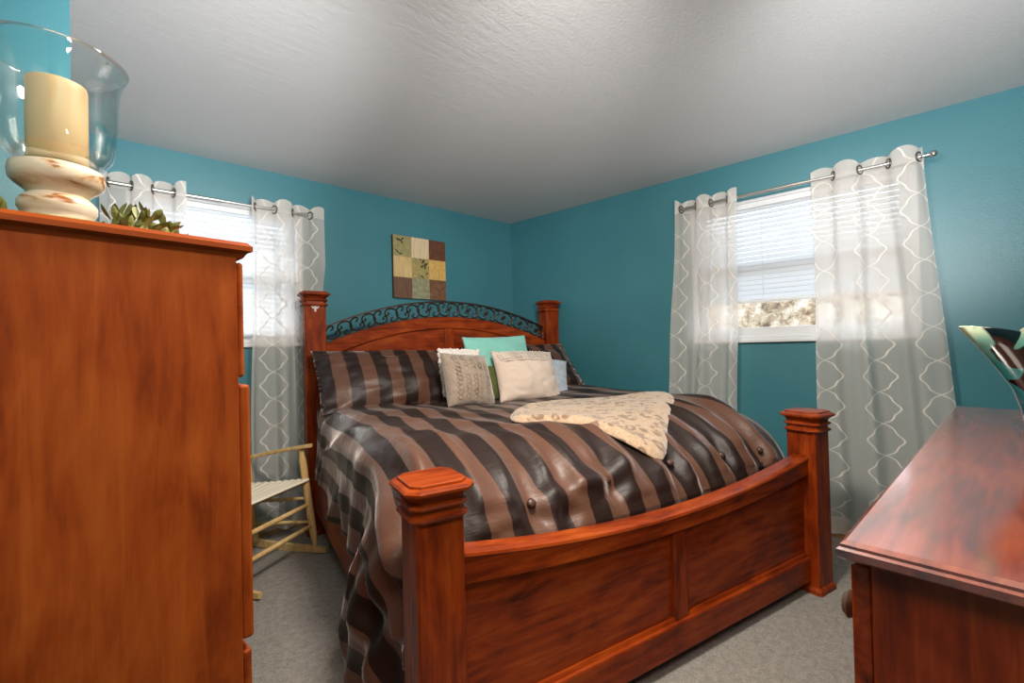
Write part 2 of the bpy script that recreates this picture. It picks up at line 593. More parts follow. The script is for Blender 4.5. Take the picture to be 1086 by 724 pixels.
# ------------------------------------------------------------------ windows, blinds
def window(idx, frame, win, blind_bottom, meet, label):
    x0, x1, z0, z1 = win
    root = bpy.data.objects.new('window_%d' % idx, None)
    col.objects.link(root)
    root.matrix_world = frame @ Matrix.Translation(((x0 + x1) / 2, 0, z0))
    tag(root, kind='structure')
    W, Hh = x1 - x0, z1 - z0
    h = W / 2
    bm = BM()
    fw = 0.035
    box(bm, -h, -h + fw, -0.004, WT, 0, Hh, 0.003)
    box(bm, h - fw, h, -0.004, WT, 0, Hh, 0.003)
    box(bm, -h + fw, h - fw, -0.004, WT, Hh - 0.02, Hh, 0.003)
    box(bm, -h + fw, h - fw, 0.0, WT, 0, 0.05, 0.003)
    link('window_frame', bm, M['white_paint'], root)
    bm = BM()
    box(bm, -h + 0.001, h - 0.001, -0.03, 0.01, 0.002, 0.026, 0.005)
    box(bm, -h + fw, h - fw, -0.006, 0.03, 0.03, 0.05, 0.004)
    link('window_sill', bm, M['white_paint'], root)
    mz = meet - z0
    for nm, ya, za, zb in (('lower_sash', 0.045, 0.05, mz + 0.02), ('upper_sash', 0.085, mz - 0.02, Hh - 0.02)):
        bm = BM()
        t_ = 0.045
        lo = 0.055
        box(bm, -h + fw, -h + fw + t_, ya, ya + 0.035, za, zb, 0.004)
        box(bm, h - fw - t_, h - fw, ya, ya + 0.035, za, zb, 0.004)
        box(bm, -h + fw + t_, h - fw - t_, ya, ya + 0.035, za, za + lo, 0.004)
        box(bm, -h + fw + t_, h - fw - t_, ya, ya + 0.035, zb - 0.04, zb, 0.004)
        s = link(nm, bm, M['white_paint'], root)
        bm = BM()
        box(bm, -h + fw + t_, h - fw - t_, ya + 0.015, ya + 0.019, za + lo, zb - 0.04)
        link('pane', bm, M['pane'], s)
    # blind
    br = empty('window_blind', frame @ Matrix.Translation(((x0 + x1) / 2, 0.02, z0)), label, 'blind')
    hb = h - fw - 0.002
    top = Hh - 0.021
    bm = BM(); box(bm, -hb, hb, -0.018, 0.02, top - 0.036, top, 0.003)
    link('headrail', bm, M['white_paint'], br)
    bb = blind_bottom - z0
    bm = BM()
    z = bb + 0.036
    pitch = 0.033
    while z < top - 0.04:
        t_ = bmesh.new()
        box(t_, -hb + 0.004, hb - 0.004, -0.0195, 0.0195, -0.0008, 0.0008)
        merge(bm, t_, 0, Matrix.Translation((0, 0.0, z)) @ Matrix.Rotation(rad(62), 4, 'X'))
        z += pitch
    link('slats', bm, M['slat'], br)
    bm = BM(); box(bm, -hb + 0.002, hb - 0.002, -0.014, 0.014, bb, bb + 0.016, 0.004)
    link('bottom_rail', bm, M['white_paint'], br)
    for fx in ((-0.78, -0.27, 0.27, 0.78) if W > 1.0 else (-0.6, 0.6)):
        bm = BM()
        tube(bm, [(fx * hb, -0.0175, bb - 0.004), (fx * hb, -0.0175, top - 0.03)], 0.0013, 6)
        box(bm, fx * hb - 0.012, fx * hb + 0.012, -0.0165, -0.0142, bb - 0.006, bb + 0.016, 0.0008)
        link('ladder_cord', bm, M['white_paint'], br)


window(1, F1, WIN1, 1.318, 1.70, 'white horizontal blind lowered almost fully in window behind rocking chair')
window(2, F2, WIN2, 1.468, 1.71, 'white horizontal blind stopped short of sill in window on right wall')


# ------------------------------------------------------------------ curtain rods and curtains
def curtain_rod(frame, x0, x1, z, off, label):
    root = empty('curtain_rod', frame @ Matrix.Translation(((x0 + x1) / 2, -off, z)), label, 'curtain rod', 'curtain rods')
    h = (x1 - x0) / 2
    mid = h * 0.12
    bm = BM()
    tube(bm, [(-h, 0, 0), (mid, 0, 0)], 0.011, 14)
    tube(bm, [(mid - 0.01, 0, 0), (h, 0, 0)], 0.0085, 14)
    link('rod', bm, M['nickel'], root, smooth=True, angle=40)
    for s in (-1, 1):
        bm = BM()
        t_ = bmesh.new()
        lathe(t_, [(0.007, 0.0), (0.013, 0.004), (0.013, 0.01), (0.008, 0.014), (0.016, 0.022), (0.018, 0.032), (0.012, 0.042), (0.003, 0.046)], 16)
        merge(bm, t_, 0, Matrix.Translation((s * (h - 0.012), 0, 0)) @ Matrix.Rotation(s * PI / 2, 4, 'Y'))
        link('finial', bm, M['nickel'], root, smooth=True, angle=50)
        bm = BM()
        bx_ = s * (h - 0.03)
        box(bm, bx_ - 0.006, bx_ + 0.006, 0.004, off - 0.003, -0.004, 0.004)
        box(bm, bx_ - 0.012, bx_ + 0.012, off - 0.006, off - 0.001, -0.03, 0.03, 0.002)
        tube(bm, [(bx_, 0.013 * math.cos(a), 0.013 * math.sin(a)) for a in [PI * k / 8 + PI for k in range(9)]], 0.003, 6)
        link('bracket', bm, M['nickel'], root)
    return root


def curtain(frame, off, rodz, xt, xb, waves, seed, label, topz=2.225, amp=0.034, squeeze=None, phase=0.0, wall_gap=0.012):
    """xt: (x0,x1) along the rod; xb: (x0,x1) at the hem"""
    x0, x1 = xt
    cxm = (x0 + x1) / 2
    root = empty('sheer_curtain', frame @ Matrix.Translation((cxm, -off, 0)), label, 'curtain', 'sheer curtains')
    bm = BM()
    uvl = bm.loops.layers.uv.verify()
    n = int(waves * 28) + 1
    rows = 64
    botz = 0.035
    grid = []
    rnd = random.Random(seed)
    ph2 = rnd.random() * 6
    for j in range(rows + 1):
        kz = j / rows
        row = []
        px = None
        for i in range(n):
            t_ = i / (n - 1)
            th = 2 * PI * waves * t_ + phase
            spread = ss(0.0, 1.0, kz) * 0.55 + kz * 0.45
            z = lerp(topz, botz, kz)
            wob = noise.noise((t_ * 5 + seed, kz * 2.2, seed * 1.7)) * 0.035 * ss(0.02, 0.4, kz)
            x = lerp(lerp(x0, x1, t_), lerp(xb[0], xb[1], t_), spread) + wob * 0.6
            # cloth S-shape near top: bunches around the rod
            x += 0.012 * math.sin(2 * th) * (1 - 0.6 * kz)
            a = amp * (1 + 0.25 * kz)
            a *= 0.8 + 0.4 * noise.noise((t_ * 3 + seed * 2, kz * 1.1, 3.3))
            y = -a * math.cos(th + 0.9 * kz * noise.noise((t_ * 2, seed, 1.0))) + wob * 0.6
            y -= 0.013 * ss(0.03, 0.35, kz) * math.cos(2.7 * th + seed + 1.2 * noise.noise((t_ * 3, kz, seed)))
            if squeeze:
                q = squeeze(x, z)
                y = y * (1 - q) + q * (off - 0.022 + 0.2 * y)
            y = min(y, off - wall_gap)
            if j == 0:
                z += 0.012 * math.cos(2 * th) + 0.005 * math.sin(th * 0.7 + seed)
            row.append((x - cxm, y, z))
        grid.append(row)
    vg = [[bm.verts.new(p) for p in r] for r in grid]
    us = [0.0]
    for i in range(1, n):
        us.append(us[-1] + (Vector(grid[6][i]) - Vector(grid[6][i - 1])).length * 0.92)
    for j in range(rows):
        for i in range(n - 1):
            f = bm.faces.new((vg[j][i], vg[j][i + 1], vg[j + 1][i + 1], vg[j + 1][i]))
            f.smooth = True
            for lp, (a, b_) in zip(f.loops, ((j, i), (j, i + 1), (j + 1, i + 1), (j + 1, i))):
                lp[uvl].uv = (us[b_] + seed * 0.07, lerp(topz, botz, a / rows))
    link('sheer_panel', bm, M['sheer'], root, recalc=False)
    # grommets where the cloth passes the rod
    k = 0
    while True:
        th = PI / 2 + k * PI
        t_ = (th - phase) / (2 * PI * waves)
        k += 1
        if t_ < 0.0: continue
        if t_ > 1.0: break
        x = lerp(x0, x1, t_) + 0.012 * math.sin(2 * th)
        sl = amp * math.sin(th) * 2 * PI * waves / (x1 - x0)
        ang = math.atan2(sl, 1.0 - 0.024 * 2 * PI * waves / (x1 - x0))
        g = BM()
        tube(g, [(0.025 * math.cos(a), 0, 0.025 * math.sin(a)) for a in [2 * PI * q / 20 for q in range(20)]], 0.0048, 8, closed=True)
        link('grommet', g, M['grommet'], root, Matrix.Translation((x - cxm, 0, rodz)) @ Matrix.Rotation(ang, 4, 'Z'), smooth=True)
    return root


ROD1, ROD2 = 0.062, 0.09
curtain_rod(F1, -3.09, -2.0, 2.166, ROD1, 'silver curtain rod above the window behind the rocking chair')
curtain_rod(F2, 1.745, 3.085, 2.176, ROD2, 'silver curtain rod above the window on the right wall')


def sq1(x, z): return ss(-2.14, -2.02, x) * (1 - ss(1.62, 1.85, z))


curtain(F1, ROD1, 2.166, (-2.335, -1.875), (-2.36, -1.86), 2.0, 3, 'white sheer trellis curtain between rocking chair and headboard post', amp=0.03, squeeze=sq1, phase=0.6)
curtain(F1, ROD1, 2.166, (-3.06, -2.675), (-3.07, -2.66), 2.0, 5, 'white sheer curtain mostly hidden behind the chest and candle', amp=0.03, phase=0.2)
curtain(F2, ROD2, 2.176, (1.71, 2.13), (1.60, 2.09), 2.0, 8, 'white sheer trellis curtain at the side of the right window nearest the bed', topz=2.232, phase=0.3)
curtain(F2, ROD2, 2.176, (2.56, 3.07), (2.545, 3.22), 2.0, 11, 'wide white sheer trellis curtain hanging behind the dresser end', topz=2.232, amp=0.036, phase=2.2)

# ------------------------------------------------------------------ bed
bed = empty('bed', BED, 'king bed of cherry wood with arched iron scroll headboard and four square posts', 'bed')
BW, BL = 0.975, 2.15


def post(x, y, h, wd):
    bm = BM()
    hb = wd / 2
    rings(bm, [chamf(hb, hb, z, 0.006) for z in (0.0, h - 0.09)])
    rings(bm, [chamf(hb + 0.012 - k, hb + 0.012 - k, z, 0.012) for k, z in ((0.0, 0.0), (0.0, 0.018), (0.008, 0.03), (0.012, 0.032))])
    p = link('post', bm, M['bed_z'], bed, Matrix.Translation((x, y, 0)))
    bm = BM()
    prof = [(0.002, -0.100), (0.012, -0.098), (0.016, -0.092), (0.014, -0.086), (0.005, -0.083), (0.004, -0.070), (0.012, -0.067), (0.016, -0.061),
            (0.013, -0.055), (0.005, -0.052), (0.006, -0.046), (0.011, -0.038), (0.019, -0.030), (0.024, -0.028), (0.030, -0.024), (0.031, -0.017), (0.026, -0.011), (0.020, -0.009), (0.013, -0.0085), (0.012, -0.002), (0.008, 0.0)]
    rings(bm, [chamf(hb + d_, hb + d_, h + z, 0.018 + 0.4 * max(0, d_)) for d_, z in prof])
    link('post_cap', bm, M['bed_x'], p)
    return p


post(-BW, 0, 0.862, 0.132)
post(BW, 0, 0.862, 0.132)
hl = post(-BW, BL, 1.612, 0.132)
post(BW, BL, 1.612, 0.132)
# small worn cross mark on the left headboard post
bm = BM()
box(bm, -0.006, 0.006, -0.0685, -0.066, 1.475, 1.512, 0.001)
box(bm, -0.018, 0.018, -0.0685, -0.066, 1.494, 1.506, 0.001)
for k in range(7):
    a = PI * k / 6
    box(bm, 0.02 * math.cos(a) - 0.0045, 0.02 * math.cos(a) + 0.0045, -0.068, -0.066, 1.504 + 0.014 * math.sin(a), 1.512 + 0.014 * math.sin(a), 0.001)
tag(link('sticker', bm, M['white_sticker'], hl), 'white cross shaped sticker')

IX = BW - 0.066        # inner faces of the posts
xs = [lerp(-IX, IX, k / 48) for k in range(49)]
hs = 0.985


def hz(z): return 1.206 + (z - 1.206) * hs


iron_o = lambda x: hz(1.585 - 0.245 * x * x)
wood_t = lambda x: hz(1.456 - 0.237 * x * x)
pan_t = lambda x: hz(1.366 - 0.255 * x * x)
# headboard: back board + arch rail + stile
bm = BM()
rings(bm, [[(x, BL - 0.012, 0.35), (x, BL + 0.012, 0.35), (x, BL + 0.012, pan_t(x) + 0.01), (x, BL - 0.012, pan_t(x) + 0.01)] for x in xs])
hbd = link('headboard_panel', bm, M['bed_x'], bed)
bm = BM()
rings(bm, [[(x, BL - 0.03, pan_t(x) + 0.006), (x, BL - 0.024, pan_t(x)), (x, BL + 0.03, pan_t(x)), (x, BL + 0.03, wood_t(x)), (x, BL - 0.026, wood_t(x)), (x, BL - 0.034, wood_t(x) - 0.008)] for x in xs])
link('arch_rail', bm, M['bed_x'], hbd)
bm = BM(); box(bm, -0.037, 0.037, BL - 0.024, BL - 0.01, 0.35, pan_t(0) + 0.002, 0.004)
link('centre_stile', bm, M['bed_z'], hbd)
# iron scrollwork
ir = BM()
rings(ir, [[(x, BL - 0.012, iron_o(x) - 0.012), (x, BL + 0.012, iron_o(x) - 0.012), (x, BL + 0.012, iron_o(x)), (x, BL - 0.012, iron_o(x))] for x in xs])
rings(ir, [[(x, BL - 0.010, wood_t(x) + 0.0005), (x, BL + 0.010, wood_t(x) + 0.0005), (x, BL + 0.010, wood_t(x) + 0.006), (x, BL - 0.010, wood_t(x) + 0.006)] for x in xs])
Apts = [(.24, .66), (.31, .72), (.33, .83), (.27, .94), (.16, .95), (.05, .80), (.02, .55), (.08, .30), (.22, .12), (.40, .06), (.54, .12), (.60, .28), (.57, .44), (.48, .48), (.43, .38), (.49, .30)]
PER = 2 * IX / 11.0
for k in range(11):
    for flip in (0, 1):
        pts = []
        for (a, b_) in Apts:
            if flip: a, b_ = 1.10 - a, 1 - b_
            x = -IX + 0.0 + (k + a) * PER
            x = max(-IX + 0.004, min(IX - 0.004, x))
            zl, zh = wood_t(x) + 0.005, iron_o(x) - 0.011
            pts.append((x, BL - 0.004 * (1 if flip else -1), lerp(zl, zh, b_)))
        tube(ir, catmull(pts, 4), 0.0062, 6)
link('iron_scrollwork', ir, M['iron'], bed, smooth=True, angle=45)

# footboard
ft_t = lambda x: 0.573 + 0.079 * (x / 0.91) ** 2
ft_b = lambda x: 0.502 + 0.056 * (x / 0.91) ** 2
bm = BM()
rings(bm, [[(x, -0.005, 0.10), (x, 0.02, 0.10), (x, 0.02, ft_b(x) + 0.02), (x, -0.005, ft_b(x) + 0.02)] for x in xs])
fp = link('footboard_panel', bm, M['bed_x'], bed)
bm = BM()
rings(bm, [[(x, -0.030, ft_b(x) + 0.003), (x, -0.026, ft_b(x)), (x, 0.036, ft_b(x)), (x, 0.040, ft_b(x) + 0.004), (x, 0.042, ft_t(x) - 0.012), (x, 0.034, ft_t(x)), (x, -0.020, ft_t(x)), (x, -0.032, ft_t(x) - 0.006), (x, -0.035, ft_t(x) - 0.014), (x, -0.030, ft_t(x) - 0.02)] for x in xs])
link('top_rail', bm, M['bed_x'], fp)
bm = BM(); box(bm, -IX, IX, -0.030, 0.034, 0.052, 0.168, 0.007)
link('bottom_rail', bm, M['bed_x'], fp)
bm = BM()
rings(bm, [[(x, -0.022, 0.160), (x, -0.005, 0.160), (x, -0.005, 0.180), (x, -0.012, 0.180)] for x in xs])
link('bead_moulding', bm, M['bed_x'], fp)
bm = BM(); box(bm, -0.037, 0.037, -0.020, -0.001, 0.165, ft_b(0) + 0.008, 0.005)
link('centre_stile', bm, M['bed_z'], fp)
for s in (-1, 1):
    bm = BM(); box(bm, s * 0.985 - 0.014, s * 0.985 + 0.014, 0.066, BL - 0.066, 0.155, 0.40, 0.005)
    link('side_rail', bm, M['bed_y'], bed)


# ------------------------------------------------------------------ comforter
def front_drop(y):
    t_ = max(0.0, min(1.0, (0.6 - y) / 0.54))
    return 0.38 * (1 - math.sqrt(max(0.0, 1 - t_ ** 2.2)))


def ztop(x, y):
    z = 0.845 + 0.05 * ss(.25, .95, x) + 0.02 * ss(.3, .95, -x)
    return z - front_drop(y)


BUTTONS = [(-0.559, 0.135), (-0.195, 0.154), (0.179, 0.162), (0.508, 0.139), (0.774, 0.112)]


def ridged(x, y, z=0.0): return 1 - abs(noise.noise((x, y, z))) * 2


def wrinkle(a, b_, z):
    fr_ = 1 - ss(0.35, 0.75, b_)          # near the foot: folds run down the front
    w_ = 0.012 * noise.noise((a * 2.6, b_ * 2.2, 1.0)) + 0.007 * noise.noise((a * 7, b_ * 6, 2.0))
    warp = 0.25 * noise.noise((a * 2.0, b_ * 2.0, 9.0))
    w_ += fr_ * (0.050 * (max(0.0, ridged(a * 5.6 + warp * 2.5, b_ * 1.3, 4.0)) ** 1.6 - 0.40) + 0.022 * noise.noise((a * 10 + warp * 5, b_ * 2.6, 5.0)))
    # a gathered crease low on the front, between the two left buttons
    cr = b_ - (0.105 + 0.35 * (a + 0.33) ** 2 + 0.08 * (a + 0.33))
    w_ += 0.030 * math.exp(-((cr - 0.035) / 0.028) ** 2) * math.exp(-((a + 0.33) / 0.26) ** 4) - 0.022 * math.exp(-(cr / 0.016) ** 2) * math.exp(-((a + 0.33) / 0.26) ** 4)
    # long diagonal pulls on the left half
    lf = 1 - ss(-0.55, 0.20, a)
    w_ += lf * (1 - 0.5 * fr_) * 0.030 * (max(0.0, ridged((a * 0.9 + b_) * 2.7 + warp * 2.4, (a - b_) * 0.7, 7.0)) ** 2 - 0.4)
    md_ = ss(-0.2, 0.3, a)
    w_ += md_ * (1 - fr_) * 0.010 * noise.noise((a * 5 + b_ * 3, b_ * 4, 6.0))
    side = 1 - ss(-1.02, -0.85, a)
    w_ += side * 0.022 * noise.noise((b_ * 6.5 + a * 2.5, a * 1.6, 11.0))
    for bx_, by_ in BUTTONS:
        dx, dy = a - bx_, (b_ - by_) * 0.9
        d2_ = dx * dx + dy * dy
        w_ -= 0.024 * math.exp(-d2_ / 0.0022)
        an = math.atan2(dy, dx)
        w_ += 0.006 * math.cos(5 * an + bx_ * 9) * math.exp(-((math.sqrt(d2_) - 0.09) / 0.06) ** 2)
    return w_


EX, RX = 0.88, 0.135


def zedge(y):
    if y > 0.60: return 0.375 + 0.015 * math.sin(y * 9) + 0.05 * ss(1.3, 1.7, y)
    if y > 0.46: return lerp(0.045, 0.375, ss(0.46, 0.60, y))
    if y > 0.20: return 0.045 + 0.05 * ss(0.34, 0.20, y)
    return lerp(0.34, 0.095, ss(0.08, 0.20, y))


def tail(y): return ss(0.07, 0.28, y) * (1 - ss(0.50, 0.62, y))


bm = BM()
uvl = bm.loops.layers.uv.verify()
ysr = []
y = 2.06
while y > 0.62: ysr.append(y); y -= 0.022
NF = 26
for k in range(NF):
    q = k / (NF - 1)
    ysr.append(0.06 + 0.555 * (1 - math.sin(q * PI / 2)) ** 1.15 + 0.018)
fh = [0.06, 0.13, 0.2]
ML, MA, MT, MR = 26, 9, 92, 12
rowsP = []
for ri, y in enumerate(ysr + ['h%d' % k for k in range(len(fh))]):
    hang = 0.0
    if isinstance(y, str):
        hang = fh[int(y[1:])]
        y = ysr[-1]
    row = []
    fd = front_drop(y)
    b_ = y - 0.9 * fd - hang
    # left hang (bottom to top)
    zl_edge = ztop(-EX, y) - RX * 0.95
    for i in range(ML):
        k = 1 - i / ML
        ze = min(zedge(y), zl_edge - 0.06)
        z = lerp(zl_edge, ze, k) - hang * 0.3
        tl = tail(y)
        fold = math.sin(y * 21 + k * 2.0 + 1.5 * math.sin(y * 7)) * 0.010 * k + tl * math.sin(y * 38 + 3 * k) * 0.024 * min(1.0, 1.6 * k)
        x = -EX - RX - 0.012 * k * k - tl * 0.085 * k ** 1.3 + fold
        x += 0.030 * ss(1.55, 1.75, y)
        if y < 0.12: x = max(x, -1.03)
        yy = y
        if tl > 0: yy = y + tl * (0.13 * k + 0.02 * k * math.sin(z * 17))
        row.append((Vector((x, yy, z)), -EX - RX * 1.5 - (zl_edge - z), b_))
    for i in range(MA):
        a = (PI / 2) * (1 - i / MA)
        row.append((Vector((-EX - RX * math.sin(a) + 0.030 * ss(1.55, 1.75, y) * math.sin(a), y, ztop(-EX, y) - RX * 0.95 * (1 - math.cos(a)) - hang)), -EX - RX * 1.5 * (1 - i / MA), b_))
    for i in range(MT + 1):
        x = lerp(-EX, EX, i / MT)
        row.append((Vector((x, y, ztop(x, y) - hang)), x, b_))
    for i in range(1, MA + 1):
        a = (PI / 2) * i / MA
        row.append((Vector((EX + RX * math.sin(a), y, ztop(EX, y) - RX * 0.95 * (1 - math.cos(a)) - hang)), EX + RX * 1.5 * i / MA, b_))
    zr = ztop(EX, y) - RX * 0.95 - hang
    for i in range(1, MR + 1):
        k = i / MR
        z = lerp(zr, min(0.36, zr - 0.06), k)
        row.append((Vector((EX + RX + 0.03 * k + 0.012 * k * math.sin(y * 18), y, z)), EX + RX * 1.5 + (zr - z), b_))
    rowsP.append(row)
# wrinkle along approximate normals
nr, nc = len(rowsP), len(rowsP[0])
vg = []
for j in range(nr):
    vr = []
    for i in range(nc):
        P, a, b_ = rowsP[j][i]
        du = rowsP[j][min(nc - 1, i + 1)][0] - rowsP[j][max(0, i - 1)][0]
        dv = rowsP[max(0, j - 1)][i][0] - rowsP[min(nr - 1, j + 1)][i][0]
        nn = du.cross(dv)
        if nn.length > 1e-9: nn.normalize()
        d_ = wrinkle(a, P.y if P.y > 0.1 else P.y, P.z)
        if P.y < 0.13: d_ = min(d_, 0.012) if P.z > 0.62 else min(d_, 0.0)
        Q = P + nn * d_
        if P.z < 0.05: Q.z = max(Q.z, 0.008)
        Q.y = max(Q.y, 0.062)
        vr.append(bm.verts.new(Q))
    vg.append(vr)
for j in range(nr - 1):
    for i in range(nc - 1):
        f = bm.faces.new((vg[j][i], vg[j + 1][i], vg[j + 1][i + 1], vg[j][i + 1]))
        f.smooth = True
        for lp, (a, b_) in zip(f.loops, ((j, i), (j + 1, i), (j + 1, i + 1), (j, i + 1))):
            lp[uvl].uv = (rowsP[a][b_][1] + 0.012 * math.sin(rowsP[a][b_][2] * 5), rowsP[a][b_][2])
comf = link('comforter', bm, M['satin'], mat=BED, recalc=False)
tag(comf, 'brown striped satin comforter spread over the bed, one corner trailing on the carpet', 'comforter')
md = comf.modifiers.new('subsurf', 'SUBSURF'); md.levels = 1; md.render_levels = 1
md = comf.modifiers.new('thick', 'SOLIDIFY'); md.thickness = 0.012; md.offset = -1
for bx_, by_ in BUTTONS:
    bm = BM()
    lathe(bm, [(0.001, 0.012), (0.010, 0.011), (0.016, 0.006), (0.0175, 0.0), (0.012, -0.006)], 16)
    e = 0.01
    nx = -(ztop(bx_ + e, by_) - ztop(bx_ - e, by_)) / (2 * e)
    ny = -(ztop(bx_, by_ + e) - ztop(bx_, by_ - e)) / (2 * e)
    nn = Vector((nx, ny, 1)).normalized()
    Q = Vector((bx_, by_, ztop(bx_, by_))) + nn * (-0.012)
    link('button', bm, M['satin_button'], comf, Matrix.Translation(Q) @ nn.to_track_quat('Z', 'Y').to_matrix().to_4x4(), smooth=True)


# ------------------------------------------------------------------ pillows
def pillow_bm(w_, h_, T, seed, pinch=0.07, flange=0.0, n=34, wr=0.006, pw=2.0, sag=0.0):
    """pillow in local xz plane, thickness along y, centre at origin; uv in metres"""
    bm = BM()
    uvl = bm.loops.layers.uv.verify()
    for side in (1, -1):
        vg = []
        for j in range(n + 1):
            r = []
            for i in range(n + 1):
                u = math.sin((i / n - 0.5) * PI) * 0.35 + (i / n * 2 - 1) * 0.65
                v = math.sin((j / n - 0.5) * PI) * 0.35 + (j / n * 2 - 1) * 0.65
                x = u * w_ / 2 * (1 - pinch * (1 - v * v))
                z = v * h_ / 2 * (1 - pinch * (1 - u * u))
                fu = max(0, 1 - abs(u / (1 - flange)) ** pw) if abs(u) < 1 - flange else 0
                fv = max(0, 1 - abs(v / (1 - flange)) ** pw) if abs(v) < 1 - flange else 0
                th = T / 2 * (fu * fv) ** 0.5
                th *= 1 + 0.12 * noise.noise((u * 1.6 + seed, v * 1.6, side * 2.0 + seed))
                e = max(abs(u), abs(v))
                th += wr * ss(0.99, 0.7, e) * 0 + wr * (1 - ss(0.9, 1.0, e)) * (noise.noise((u * 4 + seed, v * 4, side)) + 0.8 * (ridged(u * 2.5 + v * 2, v * 2.5 - u * 1.5, seed) - 0.7))
                zz = z - sag * (1 - v) * 0.5 * (u * u)
                r.append(((x, -side * th + 0.006 * noise.noise((u * 2, v * 2, seed)), zz), (x, z)))
            vg.append([(bm.verts.new(p), q) for p, q in r])
        for j in range(n):
            for i in range(n):
                q = [vg[j][i], vg[j][i + 1], vg[j + 1][i + 1], vg[j + 1][i]]
                if side < 0: q = q[::-1]
                f = bm.faces.new([a for a, _ in q])
                f.smooth = True
                for lp, (_, uvv) in zip(f.loops, q): lp[uvl].uv = uvv
    bmesh.ops.remove_doubles(bm, verts=bm.verts[:], dist=0.0008)
    return bm


def place(cx_, cy_, cz_, tilt, yaw=0.0, roll=0.0):
    """bed-local placement: tilt leans the top towards the headboard"""
    return BED @ Matrix.Translation((cx_, cy_, cz_)) @ Matrix.Rotation(rad(yaw), 4, 'Z') @ Matrix.Rotation(-rad(tilt), 4, 'X') @ Matrix.Rotation(rad(roll), 4, 'Y')


def pillow(name, mat, pl, dims, label, cat, seed, group=None, **kw):
    bm = pillow_bm(*dims, seed, **kw)
    o = link(name, bm, mat, mat=pl, recalc=False)
    tag(o, label, cat, group)
    return o


SH = 'satin pillow shams'
pillow('pillow_sham', M['satin'], place(-0.50, 1.86, 1.025, 44, 3, 1.5), (1.04, 0.50, 0.20), 'brown striped satin pillow sham at the left side of the bed', 'pillow', 2, SH, pinch=0.03, flange=0.07, wr=0.016, sag=0.03)
pillow('pillow_sham', M['satin'], place(0.54, 1.90, 1.05, 42, -2, -1), (0.98, 0.46, 0.20), 'brown striped satin pillow sham at the right side of the bed by the teal wall', 'pillow', 6, SH, pinch=0.03, flange=0.06, wr=0.016, sag=0.02)
pillow('throw_pillow', M['seafoam'], place(0.225, 1.72, 1.085, 20, 0, -1), (0.54, 0.44, 0.09), 'seafoam green throw pillow standing behind the cream pillow', 'pillow', 9, None, pinch=0.05, wr=0.008)
wp = pillow('throw_pillow', M['white_fluff'], place(-0.115, 1.66, 1.04, 22, 3, 3), (0.30, 0.33, 0.09), 'white fluffy pillow peeking out behind the taupe pillow', 'pillow', 12, None, pinch=0.04)
pillow('throw_pillow', M['paleblue'], place(0.56, 1.64, 0.99, 34, -10, 14), (0.38, 0.33, 0.11), 'pale blue grey pillow right of the cream pillow', 'pillow', 15, None, pinch=0.07, wr=0.008)
pillow('throw_pillow', M['green'], place(0.09, 1.61, 0.965, 22, -6, 0), (0.24, 0.26, 0.07), 'olive green pillow sliver between the taupe and cream pillows', 'pillow', 18, None, pinch=0.05)
cp = pillow('throw_pillow', M['cream'], place(0.325, 1.525, 1.0, 26, -4, 2), (0.49, 0.385, 0.18), 'cream throw pillow with a ruffled band along its top edge', 'pillow', 21, None, pinch=0.06, wr=0.010)
bm = BM()
for k in range(60):
    rnd = random.Random(k)
    s_ = k / 60 * 4
    e = s_ % 1 * 2 - 1
    e *= 0.96
    cx_, cz_ = [(e, 1), (1, -e), (-e, -1), (-1, e)][int(s_)]
    t_ = bmesh.new()
    bmesh.ops.create_icosphere(t_, subdivisions=1, radius=0.013 + 0.006 * rnd.random())
    merge(bm, t_, 0, Matrix.Translation((cx_ * 0.147, rnd.uniform(-.01, .01), cz_ * 0.163)))
link('fringe', bm, M['white_fluff'], wp, smooth=True)
# ruffled band on the cream pillow
bm = BM()
for r_ in range(5):
    zz = 0.095 + r_ * 0.018
    pts = []
    for k in range(61):
        u = (k / 60 * 2 - 1) * 0.93
        v = zz / 0.19
        x = u * 0.235 * (1 - 0.06 * (1 - v * v))
        fu = 1 - abs(u) ** 2.0
        fv = max(0.0, 1 - abs(v) ** 2.0)
        y = -(0.09 * (fu * fv) ** 0.5) - 0.003
        pts.append((x, y - 0.003 * math.sin(k * 2.1 + r_ * 2), zz + 0.005 * math.sin(k * 1.7 + r_)))
    tube(bm, pts, [0.0055 + 0.002 * math.sin(k * 2.9 + r_) for k in range(61)], 6)
link('ruffled_band', bm, M['ruffle'], cp, smooth=True)
kp = pillow('throw_pillow', M['taupe'], place(-0.145, 1.505, 1.0, 24, 8, 5), (0.355, 0.37, 0.20), 'taupe quilted velvet pillow leaning at the front left of the pile', 'pillow', 24, None, pinch=0.06, wr=0.008)
# quilting welts on the taupe pillow
bm = BM()
for c_ in range(5):
    u0 = -0.62 + c_ * 0.31
    for sgn in (1, -1):
        pts = []
        for k in range(37):
            v = (k / 36 * 2 - 1) * 0.86
            u = u0 + sgn * 0.10 * math.sin(k * 0.87)
            x = u * 0.1725 * (1 - 0.06 * (1 - v * v))
            z = v * 0.18 * (1 - 0.06 * (1 - u * u))
            fu, fv = 1 - abs(u) ** 2.0, 1 - abs(v) ** 2.0
            th = 0.10 * (fu * fv) ** 0.5 * (1 + 0.12 * noise.noise((u * 1.6 + 24, v * 1.6, 2.0 + 24)))
            pts.append((x, -th - 0.001, z))
        tube(bm, pts, 0.0042, 5)
link('quilting', bm, M['taupe_welt'], kp, smooth=True)


# ------------------------------------------------------------------ leopard throw, folded over the comforter
poly = [(-0.315, 0.640), (-0.20, 0.86), (0.051, 1.06), (0.366, 1.10), (0.554, 0.93), (0.823, 0.775), (0.72, 0.585), (0.53, 0.45), (0.336, 0.311), (0.128, 0.165), (0.004, 0.275), (-0.076, 0.43), (-0.19, 0.545)]


